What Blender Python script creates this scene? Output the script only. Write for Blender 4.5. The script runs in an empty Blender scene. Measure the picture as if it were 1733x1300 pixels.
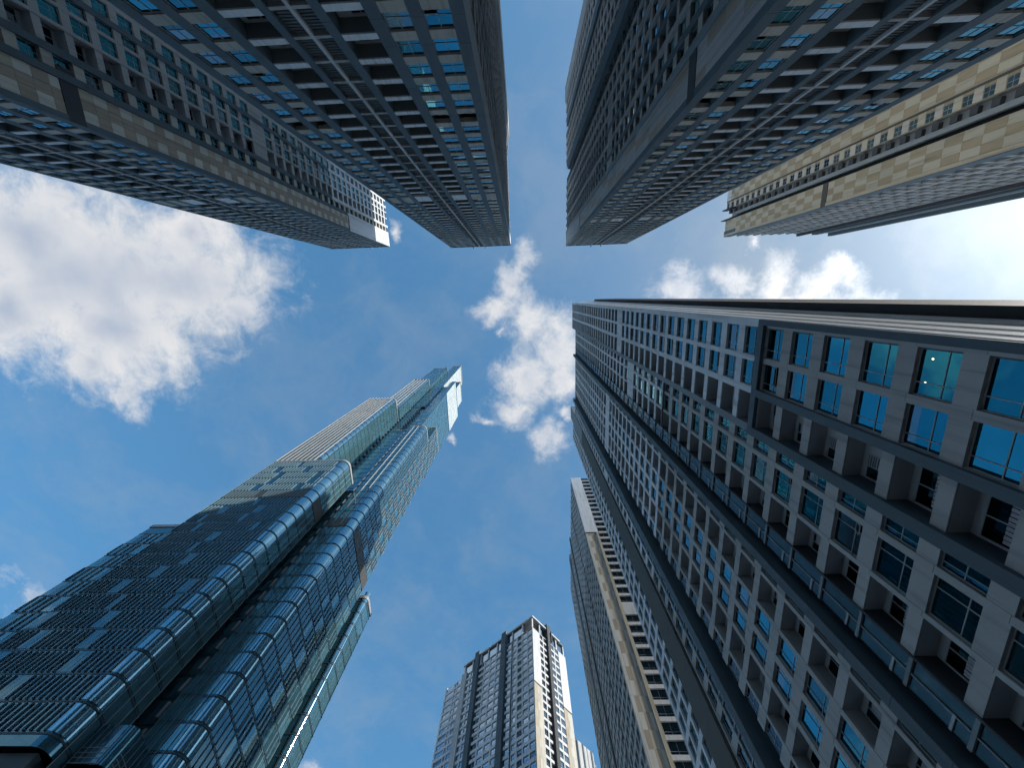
import bpy, math, random
import numpy as np
from collections import defaultdict
from mathutils import Matrix, Vector

random.seed(7)
scene = bpy.context.scene
COL = scene.collection

# ------------------------------------------------------------------ camera
# A photographer on the ground looking almost straight up.  World: x = right of the picture,
# y = bottom of the picture, z = up; the lens is at the origin, the pavement 1.6 m below it.
FPX, CX, CY, WPX, HPX = 632.0, 866.5, 650.0, 1733.0, 1300.0
CAMR = np.array([[0.99913, 0.028118, 0.030812], [0.034308, -0.974079, -0.22359], [0.023727, 0.224452, -0.974196]])
cam_data = bpy.data.cameras.new('camera')
cam_data.sensor_width = 36.0
cam_data.lens = 36.0 * FPX / WPX
cam_data.clip_start = 0.1
cam_data.clip_end = 6000.0
cam = bpy.data.objects.new('camera', cam_data)
COL.objects.link(cam)
cam.matrix_world = Matrix(CAMR.tolist()).to_4x4()
scene.camera = cam
GROUND = -1.6

# ------------------------------------------------------------------ sun, sky, exposure
SUN = Vector((1.0, -0.19, 0.57)).normalized()
SUN_EL = math.asin(SUN.z)
SUN_ROT = math.atan2(SUN.x, SUN.y)
sl = bpy.data.lights.new('sun', 'SUN')
sl.energy = 3.4
sl.angle = math.radians(0.53)
sl.color = (1.0, 0.94, 0.86)
sun = bpy.data.objects.new('sun', sl)
COL.objects.link(sun)
sun.rotation_euler = SUN.to_track_quat('Z', 'Y').to_euler()
sun.location = (60, -20, 300)

vs = scene.view_settings
vs.view_transform = 'Standard'
vs.look = 'None'
vs.exposure = 0.4
vs.gamma = 1.0
vs.use_curve_mapping = False
cy = scene.cycles
cy.max_bounces = 4; cy.diffuse_bounces = 2; cy.glossy_bounces = 2; cy.transmission_bounces = 0; cy.transparent_max_bounces = 2
cy.caustics_reflective = False; cy.caustics_refractive = False
cy.use_adaptive_sampling = True; cy.adaptive_threshold = 0.03; cy.adaptive_min_samples = 12
cy.use_denoising = True; cy.denoiser = 'OPENIMAGEDENOISE'; cy.denoising_input_passes = 'RGB_ALBEDO_NORMAL'; cy.denoising_prefilter = 'ACCURATE'

world = bpy.data.worlds.new('World')
scene.world = world
world.use_nodes = True
SKY_STRENGTH = 0.15
SKY_TINT = (1.02, 2.38, 3.62)

class NT:
    """tiny helper to write node trees as expressions"""
    def __init__(s, tree):
        s.t = tree; s.n = tree.nodes; s.l = tree.links
    def node(s, typ, **kw):
        nd = s.n.new(typ)
        for k, v in kw.items(): setattr(nd, k, v)
        return nd
    def put(s, sock, v):
        if isinstance(v, bpy.types.NodeSocket): s.l.new(v, sock)
        else:
            try: sock.default_value = v
            except Exception: sock.default_value = (v, v, v)
    def m(s, op, a, b=None, c=None, clamp=False):
        nd = s.node('ShaderNodeMath', operation=op, use_clamp=clamp)
        s.put(nd.inputs[0], a)
        if b is not None: s.put(nd.inputs[1], b)
        if c is not None: s.put(nd.inputs[2], c)
        return nd.outputs[0]
    def v(s, op, a, b=None, out=0):
        nd = s.node('ShaderNodeVectorMath', operation=op)
        s.put(nd.inputs[0], a)
        if b is not None:
            if op == 'SCALE': s.put(nd.inputs['Scale'], b)
            else: s.put(nd.inputs[1], b)
        return nd.outputs[out]
    def length(s, a):
        nd = s.node('ShaderNodeVectorMath', operation='LENGTH'); s.put(nd.inputs[0], a)
        return nd.outputs['Value']
    def dot(s, a, b):
        nd = s.node('ShaderNodeVectorMath', operation='DOT_PRODUCT'); s.put(nd.inputs[0], a); s.put(nd.inputs[1], b)
        return nd.outputs['Value']
    def xyz(s, a):
        nd = s.node('ShaderNodeSeparateXYZ'); s.put(nd.inputs[0], a); return nd.outputs
    def comb(s, x, y, z):
        nd = s.node('ShaderNodeCombineXYZ')
        for i, q in enumerate((x, y, z)): s.put(nd.inputs[i], q)
        return nd.outputs[0]
    def noise(s, vec, scale, detail=5.0, rough=0.55, dist=0.0, color=False, dim='3D'):
        nd = s.node('ShaderNodeTexNoise', noise_dimensions=dim)
        s.put(nd.inputs['Vector'], vec); nd.inputs['Scale'].default_value = scale
        nd.inputs['Detail'].default_value = detail; nd.inputs['Roughness'].default_value = rough
        nd.inputs['Distortion'].default_value = dist
        return nd.outputs['Color'] if color else nd.outputs['Fac']
    def smooth(s, x, a, b, lo=0.0, hi=1.0):
        nd = s.node('ShaderNodeMapRange', interpolation_type='SMOOTHSTEP')
        s.put(nd.inputs['Value'], x)
        nd.inputs['From Min'].default_value = a; nd.inputs['From Max'].default_value = b
        nd.inputs['To Min'].default_value = lo; nd.inputs['To Max'].default_value = hi
        return nd.outputs[0]
    def mix(s, f, a, b, blend='MIX'):
        nd = s.node('ShaderNodeMix', data_type='RGBA', blend_type=blend)
        s.put(nd.inputs['Factor'], f); 
        for sk, q in ((nd.inputs[6], a), (nd.inputs[7], b)):
            if isinstance(q, bpy.types.NodeSocket): s.l.new(q, sk)
            else: sk.default_value = (q[0], q[1], q[2], 1.0)
        return nd.outputs[2]

# cumulus clouds, as (centre x, centre y, radius x, radius y) on a cloud layer one unit overhead
CLOUDS = [(-1.175,-0.093,0.33,0.20),(-1.254,-0.199,0.188,0.123),(-0.907,-0.068,0.222,0.119),(-0.831,-0.19,0.116,0.089),(-0.77,0.005,0.1,0.067),(-1.101,0.05,0.198,0.118),(-1.119,0.207,0.065,0.108),(-1.164,-0.28,0.23,0.065),(-1.379,-0.023,0.132,0.118),(-1.191,0.128,0.101,0.088),(-0.99,0.069,0.132,0.05),(0.018,-0.105,0.052,0.040),(-0.012,-0.060,0.05,0.05),(-0.025,-0.015,0.055,0.06),(-0.066,0.030,0.066,0.042),(0.016,0.055,0.070,0.07),(0.096,0.128,0.076,0.089),(0.012,0.214,0.084,0.084),(-0.032,0.306,0.082,0.049),(0.096,0.225,0.061,0.067),(0.061,0.396,0.064,0.058),(-0.109,0.333,0.043,0.025),(-0.197,0.389,0.02,0.036),(0.111,0.318,0.041,0.031),(-0.06,0.083,0.028,0.019),(0.40,-0.005,0.085,0.055),(0.43,-0.04,0.05,0.035),(0.555,-0.025,0.065,0.05),(0.645,-0.025,0.05,0.075),(0.77,0.0,0.10,0.06),(0.80,-0.04,0.065,0.045),(0.58,-0.115,0.03,0.03),(0.70,0.03,0.3,0.04),(-0.314,-0.18,0.027,0.037),(-0.416,-0.304,0.292,0.04)]

def build_world():
    t = NT(world.node_tree)
    t.n.clear()
    out = t.node('ShaderNodeOutputWorld'); bg = t.node('ShaderNodeBackground')
    t.l.new(bg.outputs[0], out.inputs[0]); bg.inputs['Strength'].default_value = SKY_STRENGTH
    sky = t.node('ShaderNodeTexSky', sky_type='NISHITA', sun_disc=False)
    sky.sun_elevation = SUN_EL; sky.sun_rotation = SUN_ROT
    sky.air_density = 1.0; sky.dust_density = 0.5; sky.ozone_density = 2.2; sky.altitude = 0.0
    tc = t.node('ShaderNodeTexCoord'); d = tc.outputs['Generated']
    o = t.xyz(d)
    z = t.m('MAXIMUM', o[2], 0.08)
    p = t.comb(t.m('DIVIDE', o[0], z), t.m('DIVIDE', o[1], z), 0.0)
    # ragged edges: warp the layer before testing the clouds
    w1 = t.v('SCALE', t.v('SUBTRACT', t.noise(p, 7.0, 6.0, 0.62, color=True), (0.5, 0.5, 0.5)), 0.15)
    pw = t.v('MULTIPLY', t.v('ADD', p, w1), (1.0, 1.0, 0.0))
    best = None
    for cx, cy, rx, ry in CLOUDS:
        nd = t.node('ShaderNodeVectorMath', operation='MULTIPLY_ADD')
        sx, sy = 1 / (rx*1.2), 1 / (ry*1.2)
        t.put(nd.inputs[0], pw); nd.inputs[1].default_value = (sx, sy, 0.0); nd.inputs[2].default_value = (-cx*sx, -cy*sy, 0.0)
        q = nd.outputs[0]
        wt = min(1.0, 0.16 + 7.5*min(rx, ry))
        f = t.m('SUBTRACT', wt, t.length(q))
        best = f if best is None else t.m('SMOOTH_MAX', best, f, 0.3)
    # the same kind of broken cumulus goes on over the rest of the sky
    far = t.smooth(t.length(p), 1.35, 1.9)
    gen = t.m('MULTIPLY', t.m('SUBTRACT', t.noise(pw, 1.3, 4.0, 0.5), 0.53), 5.0)
    gen = t.m('SUBTRACT', gen, t.m('MULTIPLY', t.m('SUBTRACT', 1.0, far), 6.0))
    best = t.m('MAXIMUM', best, gen)
    fine = t.m('SUBTRACT', t.noise(p, 13.0, 9.0, 0.68, 0.35), 0.5)
    body = t.m('ADD', best, t.m('MULTIPLY', fine, 1.55))
    dens = t.smooth(body, -0.42, 0.66)
    # thin veil of high cloud
    veil = t.m('MULTIPLY', t.smooth(t.m('ADD', t.noise(pw, 2.6, 5.0, 0.6, 0.4), t.m('MULTIPLY', fine, 0.25)), 0.40, 0.74), 0.20)
    # light: cloud near the sun scatters more of it forward
    cs = t.m('MAXIMUM', t.dot(d, tuple(SUN)), 0.0)
    fwd = t.m('ADD', t.m('MULTIPLY', t.m('POWER', cs, 4.0), 0.45), t.m('MULTIPLY', t.m('POWER', cs, 24.0), 2.2))
    thick = t.smooth(t.m('ADD', best, t.m('MULTIPLY', t.m('SUBTRACT', t.noise(p, 3.4, 3.0, 0.5), 0.5), 1.7)), 0.1, 1.2)
    lit = t.mix(thick, (4.6, 4.6, 4.65), (2.5, 2.9, 3.6))
    lit = t.v('SCALE', lit, t.m('ADD', 0.9, fwd))
    vcol = t.v('SCALE', (2.7, 3.0, 3.3), t.m('ADD', 0.78, t.m('MULTIPLY', fwd, 0.75)))
    # film-like response: compress the sky's range, then balance its colour
    gm = t.node('ShaderNodeGamma'); gm.inputs['Gamma'].default_value = 0.4
    t.l.new(t.v('SCALE', sky.outputs[0], 0.198), gm.inputs['Color'])
    blue = t.v('MULTIPLY', gm.outputs[0], SKY_TINT)
    c0 = t.mix(t.m('ADD', veil, t.m('MULTIPLY', t.m('POWER', cs, 3.0), 0.70), clamp=True), blue, vcol)
    c1 = t.mix(dens, c0, lit)
    t.l.new(c1, bg.inputs['Color'])
build_world()
world.cycles.sampling_method = 'MANUAL'
world.cycles.sample_map_resolution = 512

# ------------------------------------------------------------------ materials
MATS = {}
def principled(name):
    m = bpy.data.materials.new(name); m.use_nodes = True
    t = NT(m.node_tree); b = t.n['Principled BSDF']
    MATS[name] = m
    return m, t, b

def paint(name, col, rough=0.7, var=0.24, streak=0.36, spec=0.35, bump=0.08):
    m, t, b = principled(name)
    pos = t.node('ShaderNodeNewGeometry').outputs['Position']
    big = t.noise(pos, 0.35, 4.0, 0.6)
    fine = t.noise(pos, 6.0, 4.0, 0.6)
    st = t.noise(t.v('MULTIPLY', pos, (1.6, 1.6, 0.09)), 1.0, 5.0, 0.65)
    gi = t.node('ShaderNodeNewGeometry').outputs['Random Per Island']
    ob = t.node('ShaderNodeObjectInfo').outputs['Random']
    r = t.m('FRACT', t.m('ADD', gi, ob))
    f = t.m('ADD', 1.0 - var * 0.5, t.m('MULTIPLY', big, var))
    f = t.m('MULTIPLY', f, t.m('ADD', 0.95, t.m('MULTIPLY', r, 0.10)))
    f = t.m('MULTIPLY', f, t.m('ADD', 0.93, t.m('MULTIPLY', fine, 0.14)))
    f = t.m('MULTIPLY', f, t.smooth(st, 0.46, 0.74, 1.0, 1.0 - streak))
    t.l.new(t.v('SCALE', tuple(col), f), b.inputs['Base Color'])
    b.inputs['Roughness'].default_value = rough
    b.inputs['Specular IOR Level'].default_value = spec
    if bump:
        bn = t.node('ShaderNodeBump'); bn.inputs['Strength'].default_value = bump; bn.inputs['Distance'].default_value = 0.02
        t.l.new(fine, bn.inputs['Height']); t.l.new(bn.outputs[0], b.inputs['Normal'])
    return m

def glass(name, col, rough=0.03, wav=0.05, vary=0.35, scale=0.8, metal=1.0):
    """coated solar-control glass: dark behind, mirror of the sky in front"""
    m, t, b = principled(name)
    pos = t.node('ShaderNodeNewGeometry').outputs['Position']
    oi = t.node('ShaderNodeObjectInfo').outputs['Random']
    isl = t.node('ShaderNodeNewGeometry').outputs['Random Per Island']
    r = t.m('FRACT', t.m('ADD', oi, isl))
    f = t.m('ADD', 1.0 - vary * 0.6, t.m('MULTIPLY', r, vary))
    f = t.m('MULTIPLY', f, t.m('ADD', 0.85, t.m('MULTIPLY', t.noise(pos, 0.9, 3.0, 0.5), 0.3)))
    t.l.new(t.v('SCALE', tuple(col), f), b.inputs['Base Color'])
    b.inputs['Metallic'].default_value = metal
    b.inputs['Roughness'].default_value = rough
    bn = t.node('ShaderNodeBump'); bn.inputs['Strength'].default_value = wav; bn.inputs['Distance'].default_value = 0.05
    t.l.new(t.noise(pos, scale, 2.0, 0.5), bn.inputs['Height']); t.l.new(bn.outputs[0], b.inputs['Normal'])
    return m

paint('white_paint', (0.72, 0.75, 0.77))
paint('warm_white', (0.55, 0.56, 0.56))
paint('beige_grey', (0.43, 0.425, 0.41))
paint('slate_paint', (0.1, 0.135, 0.155), streak=0.12)
paint('mid_grey', (0.235, 0.27, 0.285), streak=0.15)
paint('dark_grey', (0.055, 0.06, 0.066), streak=0.1)
paint('void_black', (0.012, 0.013, 0.015), streak=0.0)  # near black, shade of the deep recesses put into the colour; pipe too
paint('brown_grey', (0.085, 0.082, 0.072), streak=0.12)
paint('cream', (0.5, 0.47, 0.4))
paint('tile_light', (0.6, 0.58, 0.51), var=0.12)
paint('tile_brown', (0.4, 0.335, 0.26), var=0.12)
paint('tile_tan', (0.49, 0.43, 0.32), var=0.12)
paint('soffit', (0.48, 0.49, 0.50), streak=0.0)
paint('louvre', (0.09, 0.092, 0.09), rough=0.55, streak=0.1)
paint('frame_metal', (0.38, 0.40, 0.41), rough=0.4, streak=0.05, bump=0)
paint('frame_dark', (0.05, 0.055, 0.06), rough=0.45, streak=0.05, bump=0)
paint('fin_metal', (0.50, 0.51, 0.505), rough=0.38, streak=0.12, bump=0)
paint('parapet_white', (0.78, 0.80, 0.80))
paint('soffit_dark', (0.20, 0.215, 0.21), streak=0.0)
paint('tile_cream', (0.47, 0.44, 0.34), var=0.14)
paint('tile_ochre', (0.36, 0.30, 0.20), var=0.14)
paint('curtain', (0.45, 0.45, 0.48), rough=0.9, streak=0.0)
paint('gloss_trim', (0.84, 0.84, 0.83), rough=0.3, streak=0.05, spec=0.6, bump=0)
paint('fin_blue', (0.21, 0.33, 0.39), rough=0.4, streak=0.05, bump=0)  # shaded copy of the fin metal, bluish shade put into the colour
paint('band_blue', (0.05, 0.085, 0.105), rough=0.4, streak=0.05, bump=0)
paint('paving', (0.26, 0.25, 0.24), rough=0.85)
glass('glass_blue', (0.03, 0.24, 0.31), vary=0.5)
glass('screen_glass', (0.07, 0.10, 0.11), rough=0.25)
glass('glass_teal', (0.050, 0.17, 0.20))
glass('glass_dark', (0.025, 0.05, 0.065))
glass('glass_curtain', (0.16, 0.24, 0.28), rough=0.08)
glass('tower_glass', (0.155, 0.35, 0.42), rough=0.05, wav=0.06, vary=0.14, scale=0.3, metal=0.62)
glass('tower_glass_dark', (0.08, 0.21, 0.27), rough=0.06, wav=0.06, vary=0.16, scale=0.3, metal=0.7)
glass('tower_round', (0.24, 0.46, 0.58), rough=0.10, wav=0.03, vary=0.1, scale=0.35, metal=0.85)
glass('glass_slate', (0.32, 0.44, 0.54), rough=0.05)
paint('crown_panel', (0.58, 0.66, 0.67), rough=0.5, var=0.1, streak=0.1, spec=0.4, bump=0)
def lamp_mat():
    m, t, b = principled('lamp_glow')
    b.inputs['Base Color'].default_value = (1, 0.8, 0.5, 1)
    b.inputs['Emission Color'].default_value = (1, 0.78, 0.5, 1); b.inputs['Emission Strength'].default_value = 3.0
lamp_mat()

# ------------------------------------------------------------------ prototypes
BOXV = [(0,0,0),(1,0,0),(1,1,0),(0,1,0),(0,0,1),(1,0,1),(1,1,1),(0,1,1)]
BOXF = [(0,3,2,1),(4,5,6,7),(0,1,5,4),(1,2,6,5),(2,3,7,6),(3,0,4,7)]
class MB:
    def __init__(s): s.v = []; s.f = []
    def box(s, x0, x1, y0, y1, z0, z1):
        b = len(s.v)
        s.v += [(x0+(x1-x0)*a, y0+(y1-y0)*c, z0+(z1-z0)*e) for a, c, e in BOXV]
        s.f += [tuple(i+b for i in q) for q in BOXF]; return s
    def poly(s, pts):
        b = len(s.v); s.v += list(pts); s.f.append(tuple(range(b, b+len(pts)))); return s
PROTO = {}      # key -> [(sub name, verts, faces, material)], first entry is the part itself
MESH = {}
def proto_box(mat):
    k = ('box', mat)
    if k not in PROTO: PROTO[k] = [(None, BOXV, BOXF, mat)]
    return k
def proto_window(w, h, mul=(0.73,), tra=(0.35,), gl='glass_blue', fr='frame_metal', openm=False, bar=0.055, blind=0.0):
    k = ('win', round(w, 2), round(h, 2), mul, tra, gl, fr, openm, blind)
    if k in PROTO: return k
    f = MB(); b = bar
    f.box(0, w, -0.04, 0.04, 0, b).box(0, w, -0.04, 0.04, h-b, h).box(0, b, -0.04, 0.04, b, h-b).box(w-b, w, -0.04, 0.04, b, h-b)
    for q in mul: f.box(q*w-b*0.45, q*w+b*0.45, -0.035, 0.035, b, h-b)
    for q in tra: f.box(b, w-b, -0.03, 0.03, q*h-b*0.45, q*h+b*0.45)
    g = MB().box(b*0.5, w-b*0.5, -0.02, -0.005, b*0.5, h-b*0.5)
    comps = [(None, f.v, f.f, fr), ('pane', g.v, g.f, gl)]
    if blind:
        bl = MB().box(b, w-b, -0.006, -0.001, h*(1-blind), h-b)
        comps.append(('blind', bl.v, bl.f, 'glass_curtain'))
    if openm:
        # top-hung sash pushed open below the transom
        hh = tra[0]*h - b; ww = (mul[0]*w - b) if mul else w-2*b
        a = math.radians(24); s = MB()
        for args in ((0,ww,-.02,.02,0,b),(0,ww,-.02,.02,hh-b,hh),(0,b,-.02,.02,b,hh-b),(ww-b,ww,-.02,.02,b,hh-b)): s.box(*args)
        gp = MB().box(b, ww-b, -0.008, 0.008, b, hh-b)
        def rot(vs):
            return [(x+b, 0.05+(y)*math.cos(a)+(hh-z)*math.sin(a), b+hh-(hh-z)*math.cos(a)+y*math.sin(a)) for x, y, z in vs]
        comps += [('sash', rot(s.v), s.f, fr), ('sash_pane', rot(gp.v), gp.f, gl)]
    PROTO[k] = comps
    return k
def proto_door(w, h, var=0):
    """sliding balcony door in its back wall"""
    k = ('door', round(w, 2), round(h, 2), var)
    if k in PROTO: return k
    f = MB(); b = 0.06
    x0 = w*(0.42 if var % 2 else 0.16); x1 = w - 0.12; z1 = h*0.86
    f.box(x0, x1, 0.0, 0.08, 0.06, 0.06+b).box(x0, x1, 0.0, 0.08, z1-b, z1).box(x0, x0+b, 0, 0.08, b, z1).box(x1-b, x1, 0, 0.08, b, z1)
    mx = (x0+x1)/2; f.box(mx-b/2, mx+b/2, 0, 0.09, b, z1)
    wl = MB().box(0, x0, -0.1, 0.0, 0, h).box(x1, w, -0.1, 0, 0, h).box(x0, x1, -0.1, 0, z1, h).box(x0, x1, -0.1, 0.0, 0, 0.06)
    g = MB().box(x0+b, x1-b, 0.02, 0.035, b, z1-b)
    comps = [(None, f.v, f.f, 'frame_metal'), ('pane', g.v, g.f, ('glass_dark', 'glass_curtain', 'glass_curtain', 'glass_teal')[var % 4]), ('back_wall', wl.v, wl.f, 'soffit')]
    if var in (0, 3):
        cu = MB(); n = 9; xa = x0+b; wd = (x1-x0)*(0.96 if var == 0 else 0.5)-1.5*b
        for i in range(n): cu.box(xa+wd*i/n, xa+wd*(i+0.8)/n, 0.036, 0.045+0.02*(i % 2), b, z1*(0.66 if var == 0 else 0.9))
        comps.append(('curtain', cu.v, cu.f, 'curtain'))
    if var in (1, 2):
        s = MB(); n = 9; xs = x0 if var == 1 else mx
        for i in range(n): s.box(xs+0.05, xs+(x1-x0)*0.5, 0.09, 0.12, h*0.34+i*h*0.055, h*0.34+i*h*0.055+h*0.03)
        comps.append(('blind', s.v, s.f, 'frame_metal'))
    PROTO[k] = comps
    return k
def proto_louvre(w, h, n=8):
    k = ('louvre', round(w, 2), round(h, 2), n)
    if k in PROTO: return k
    f = MB(); f.box(0, w, -0.06, -0.03, 0, h)
    for i in range(n): f.box(0, w, -0.03, 0.02, h*(i+0.15)/n, h*(i+0.65)/n)
    PROTO[k] = [(None, f.v, f.f, 'louvre')]
    return k
def proto_mesh(key, comps):
    if key not in PROTO: PROTO[key] = comps
    return key

# ------------------------------------------------------------------ buildings
def pix(pts):
    q = pts @ CAMR            # world -> camera axes (right, up, back)
    dz = -q[:, 2]
    ok = dz > 0.5
    dz = np.where(ok, dz, 0.5)
    return CX + FPX*q[:, 0]/dz, CY - FPX*q[:, 1]/dz, ok

BUILDINGS = []
class Building:
    def __init__(s, name, label, category, base, group=None):
        s.name, s.label, s.cat, s.base, s.group = name, label, category, base, group
        s.P = defaultdict(list)
        BUILDINGS.append(s)
    def add(s, part, key, M): s.P[part].append((key, M))
    def box(s, part, mat, x0, x1, y0, y1, z0, z1):
        M = np.eye(4); M[0,0] = x1-x0; M[1,1] = y1-y0; M[2,2] = z1-z0; M[:3,3] = (x0, y0, z0)
        s.add(part, proto_box(mat), M)
    def face(s, ox, oy, nx, ny): return Face(s, ox, oy, nx, ny)
    def finish(s, maxn=300, minpx=14.0):
        root = bpy.data.objects.new(s.name, None); COL.objects.link(root)
        root.empty_display_size = 2.0
        root.location = (s.base[0], s.base[1], GROUND)
        root['label'] = s.label; root['category'] = s.cat
        if s.group: root['group'] = s.group
        off = np.array([s.base[0], s.base[1], GROUND])
        for part, lst in s.P.items():
            size = np.zeros(len(lst))
            for i, (key, M) in enumerate(lst):
                vv = proto_bounds(key)
                w = vv @ M[:3,:3].T + M[:3,3]
                x, y, ok = pix(w)
                if ok.sum() < 4: continue
                x = x[ok]; y = y[ok]
                if x.max() < -5 or x.min() > WPX+5 or y.max() < -5 or y.min() > HPX+5: continue
                xx = np.clip(x, 0, WPX); yy = np.clip(y, 0, HPX)
                size[i] = math.hypot(xx.max()-xx.min(), yy.max()-yy.min())
            order = np.argsort(-size)
            single = [i for i in order[:maxn] if size[i] >= minpx]
            if len(lst) <= 8: single = list(range(len(lst)))
            ss = set(single)
            for i in single:
                key, M = lst[i]
                A = M.copy(); A[:3,3] -= off
                o = None
                for j, (sub, v, f, mat) in enumerate(PROTO[key]):
                    ob = bpy.data.objects.new(part if j == 0 else sub, get_mesh(key, j)); COL.objects.link(ob)
                    if j == 0: ob.parent = root; ob.matrix_local = Matrix(A.tolist()); o = ob
                    else: ob.parent = o
            rest = [lst[i] for i in range(len(lst)) if i not in ss]
            if rest:
                ob = bpy.data.objects.new(part, join_pieces(part, rest, off)); COL.objects.link(ob)
                ob.parent = root; ob['kind'] = 'stuff'
        return root
_pb = {}
def proto_bounds(key):
    if key not in _pb:
        a = np.array([p for c in PROTO[key] for p in c[1]], float)
        lo, hi = a.min(0), a.max(0)
        _pb[key] = np.array([[(lo, hi)[i][0], (lo, hi)[j][1], (lo, hi)[k][2]] for i in (0,1) for j in (0,1) for k in (0,1)])
    return _pb[key]
def get_mesh(key, j):
    if (key, j) not in MESH:
        sub, v, f, mat = PROTO[key][j]
        me = bpy.data.meshes.new('_'.join(str(q) for q in key[:1]) + '_mesh')
        me.from_pydata([tuple(map(float, p)) for p in v], [], f); me.materials.append(MATS[mat]); me.update()
        if key[0].startswith('round'):
            for pl in me.polygons: pl.use_smooth = True
        MESH[(key, j)] = me
    return MESH[(key, j)]
_pa = {}
def proto_arrays(key):
    if key not in _pa:
        out = []
        for sub, v, f, mat in PROTO[key]:
            V = np.array(v, float)
            tot = np.array([len(q) for q in f], np.int32)
            idx = np.array([i for q in f for i in q], np.int32)
            out.append((V, tot, idx, mat))
        _pa[key] = out
    return _pa[key]
def join_pieces(name, pieces, off):
    mats = []; VV = []; TT = []; II = []; MM = []; SS = []; nb = 0
    groups = defaultdict(list)
    for key, M in pieces: groups[key].append(M)
    for key, Ms in groups.items():
        A = np.array(Ms)
        for V, tot, idx, mat in proto_arrays(key):
            if mat not in mats: mats.append(mat)
            mi = mats.index(mat)
            W = np.einsum('nij,vj->nvi', A[:, :3, :3], V) + A[:, None, :3, 3] - off
            n = len(A); nv = len(V)
            VV.append(W.reshape(-1, 3))
            II.append((idx[None, :] + (nb + np.arange(n)*nv)[:, None]).ravel())
            TT.append(np.tile(tot, n)); MM.append(np.full(len(tot)*n, mi, np.int32))
            SS.append(np.full(len(tot)*n, key[0].startswith('round')))
            nb += n*nv
    V = np.concatenate(VV).astype(np.float32); I = np.concatenate(II).astype(np.int32); T = np.concatenate(TT).astype(np.int32)
    me = bpy.data.meshes.new(name + '_mesh')
    me.vertices.add(len(V)); me.vertices.foreach_set('co', V.ravel())
    me.loops.add(len(I)); me.loops.foreach_set('vertex_index', I)
    me.polygons.add(len(T)); me.polygons.foreach_set('loop_start', np.concatenate([[0], np.cumsum(T)[:-1]]).astype(np.int32))
    for mt in mats: me.materials.append(MATS[mt])
    me.polygons.foreach_set('material_index', np.concatenate(MM))
    me.polygons.foreach_set('use_smooth', np.concatenate(SS))
    me.update(calc_edges=True)
    return me

class Face:
    """a facade plane: u runs along it, d outward, z up"""
    def __init__(s, b, ox, oy, nx, ny):
        s.b = b
        s.M = np.eye(4); s.M[:3,0] = (ny, -nx, 0); s.M[:3,1] = (nx, ny, 0); s.M[:3,3] = (ox, oy, 0)
    def box(s, part, mat, u0, u1, d0, d1, z0, z1):
        L = np.eye(4); L[0,0] = u1-u0; L[1,1] = d1-d0; L[2,2] = z1-z0; L[:3,3] = (u0, d0, z0)
        s.b.add(part, proto_box(mat), s.M @ L)
    def put(s, part, key, u, d, z, tilt=0.0):
        L = np.eye(4); L[:3,3] = (u, d, z)
        if tilt:
            a = random.gauss(0, tilt); c = random.gauss(0, tilt)
            R = np.array(Matrix.Rotation(a, 4, 'X') @ Matrix.Rotation(c, 4, 'Z'))
            L = L @ R
        s.b.add(part, key, s.M @ L)

def levels(base, F, z0, z1):
    k0 = math.ceil((z0 - base)/F - 1e-6)
    out = []
    z = base + k0*F
    while z + F <= z1 + 0.01:
        out.append(z); z += F
    return out
def pick(z, zs):
    """choose by height: zs = ((top, value), ...)"""
    for t, v in zs:
        if z < t: return v
    return zs[-1][1]
def win_col(f, u0, u1, zs, F, sp=1.08, spm='beige_grey', mul=(0.73,), tra=(0.35,), rec=0.28, gl=None, fr='frame_metal', blank=(), spd=0.03, p_open=0.10, dark=()):
    w = u1-u0
    for z in zs:
        mt = spm if isinstance(spm, str) else pick(z, spm)
        if any(abs(z-q) < F*0.5 for q in blank):
            f.box('wall_panel', 'white_paint' if mt == 'white_paint' else mt, u0, u1, -0.5, -spd-0.01, z, z+F); continue
        f.box('spandrel', mt, u0, u1, -0.55, -spd, z, z+sp)
        if any(abs(z-q) < F*0.5 for q in dark):
            f.put('window', proto_window(w, F-sp, mul, tra, 'glass_dark', fr), u0, -1.3, z+sp); continue
        g = gl or ('glass_curtain' if random.random() < 0.05 else ('glass_teal' if random.random() < 0.12 else 'glass_blue'))
        op = bool(tra) and random.random() < p_open
        bd = random.choice((0.3, 0.5, 0.7)) if (not op and random.random() < 0.2) else 0.0
        f.put('window', proto_window(w, F-sp, mul, tra, g, fr, op, blind=bd), u0, -rec, z+sp)
def bal_col(f, u0, u1, zs, F, par=0.8, parm='beige_grey', depth=1.3, blank=(), rail=False, sof='soffit'):
    w = u1-u0
    for z in zs:
        mt = parm if isinstance(parm, str) else pick(z, parm)
        if any(abs(z-q) < F*0.5 for q in blank):
            f.box('wall_panel', mt, u0, u1, -0.5, -0.04, z, z+F); continue
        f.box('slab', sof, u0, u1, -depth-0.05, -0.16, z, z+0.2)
        if rail:
            f.box('slab_edge', mt, u0, u1, -0.16, -0.02, z, z+0.25)
            f.box('glass_railing', 'glass_teal', u0+0.03, u1-0.03, -0.12, -0.09, z+0.3, z+1.25)
            f.box('handrail', 'frame_metal', u0, u1, -0.14, -0.07, z+1.25, z+1.31)
        else:
            f.box('parapet', mt, u0, u1, -0.16, -0.035, z, z+par)
        f.put('balcony_door', proto_door(w, F-0.2, random.choice((0, 0, 0, 1, 2, 3, 3))), u0, -depth, z+0.2)
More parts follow.
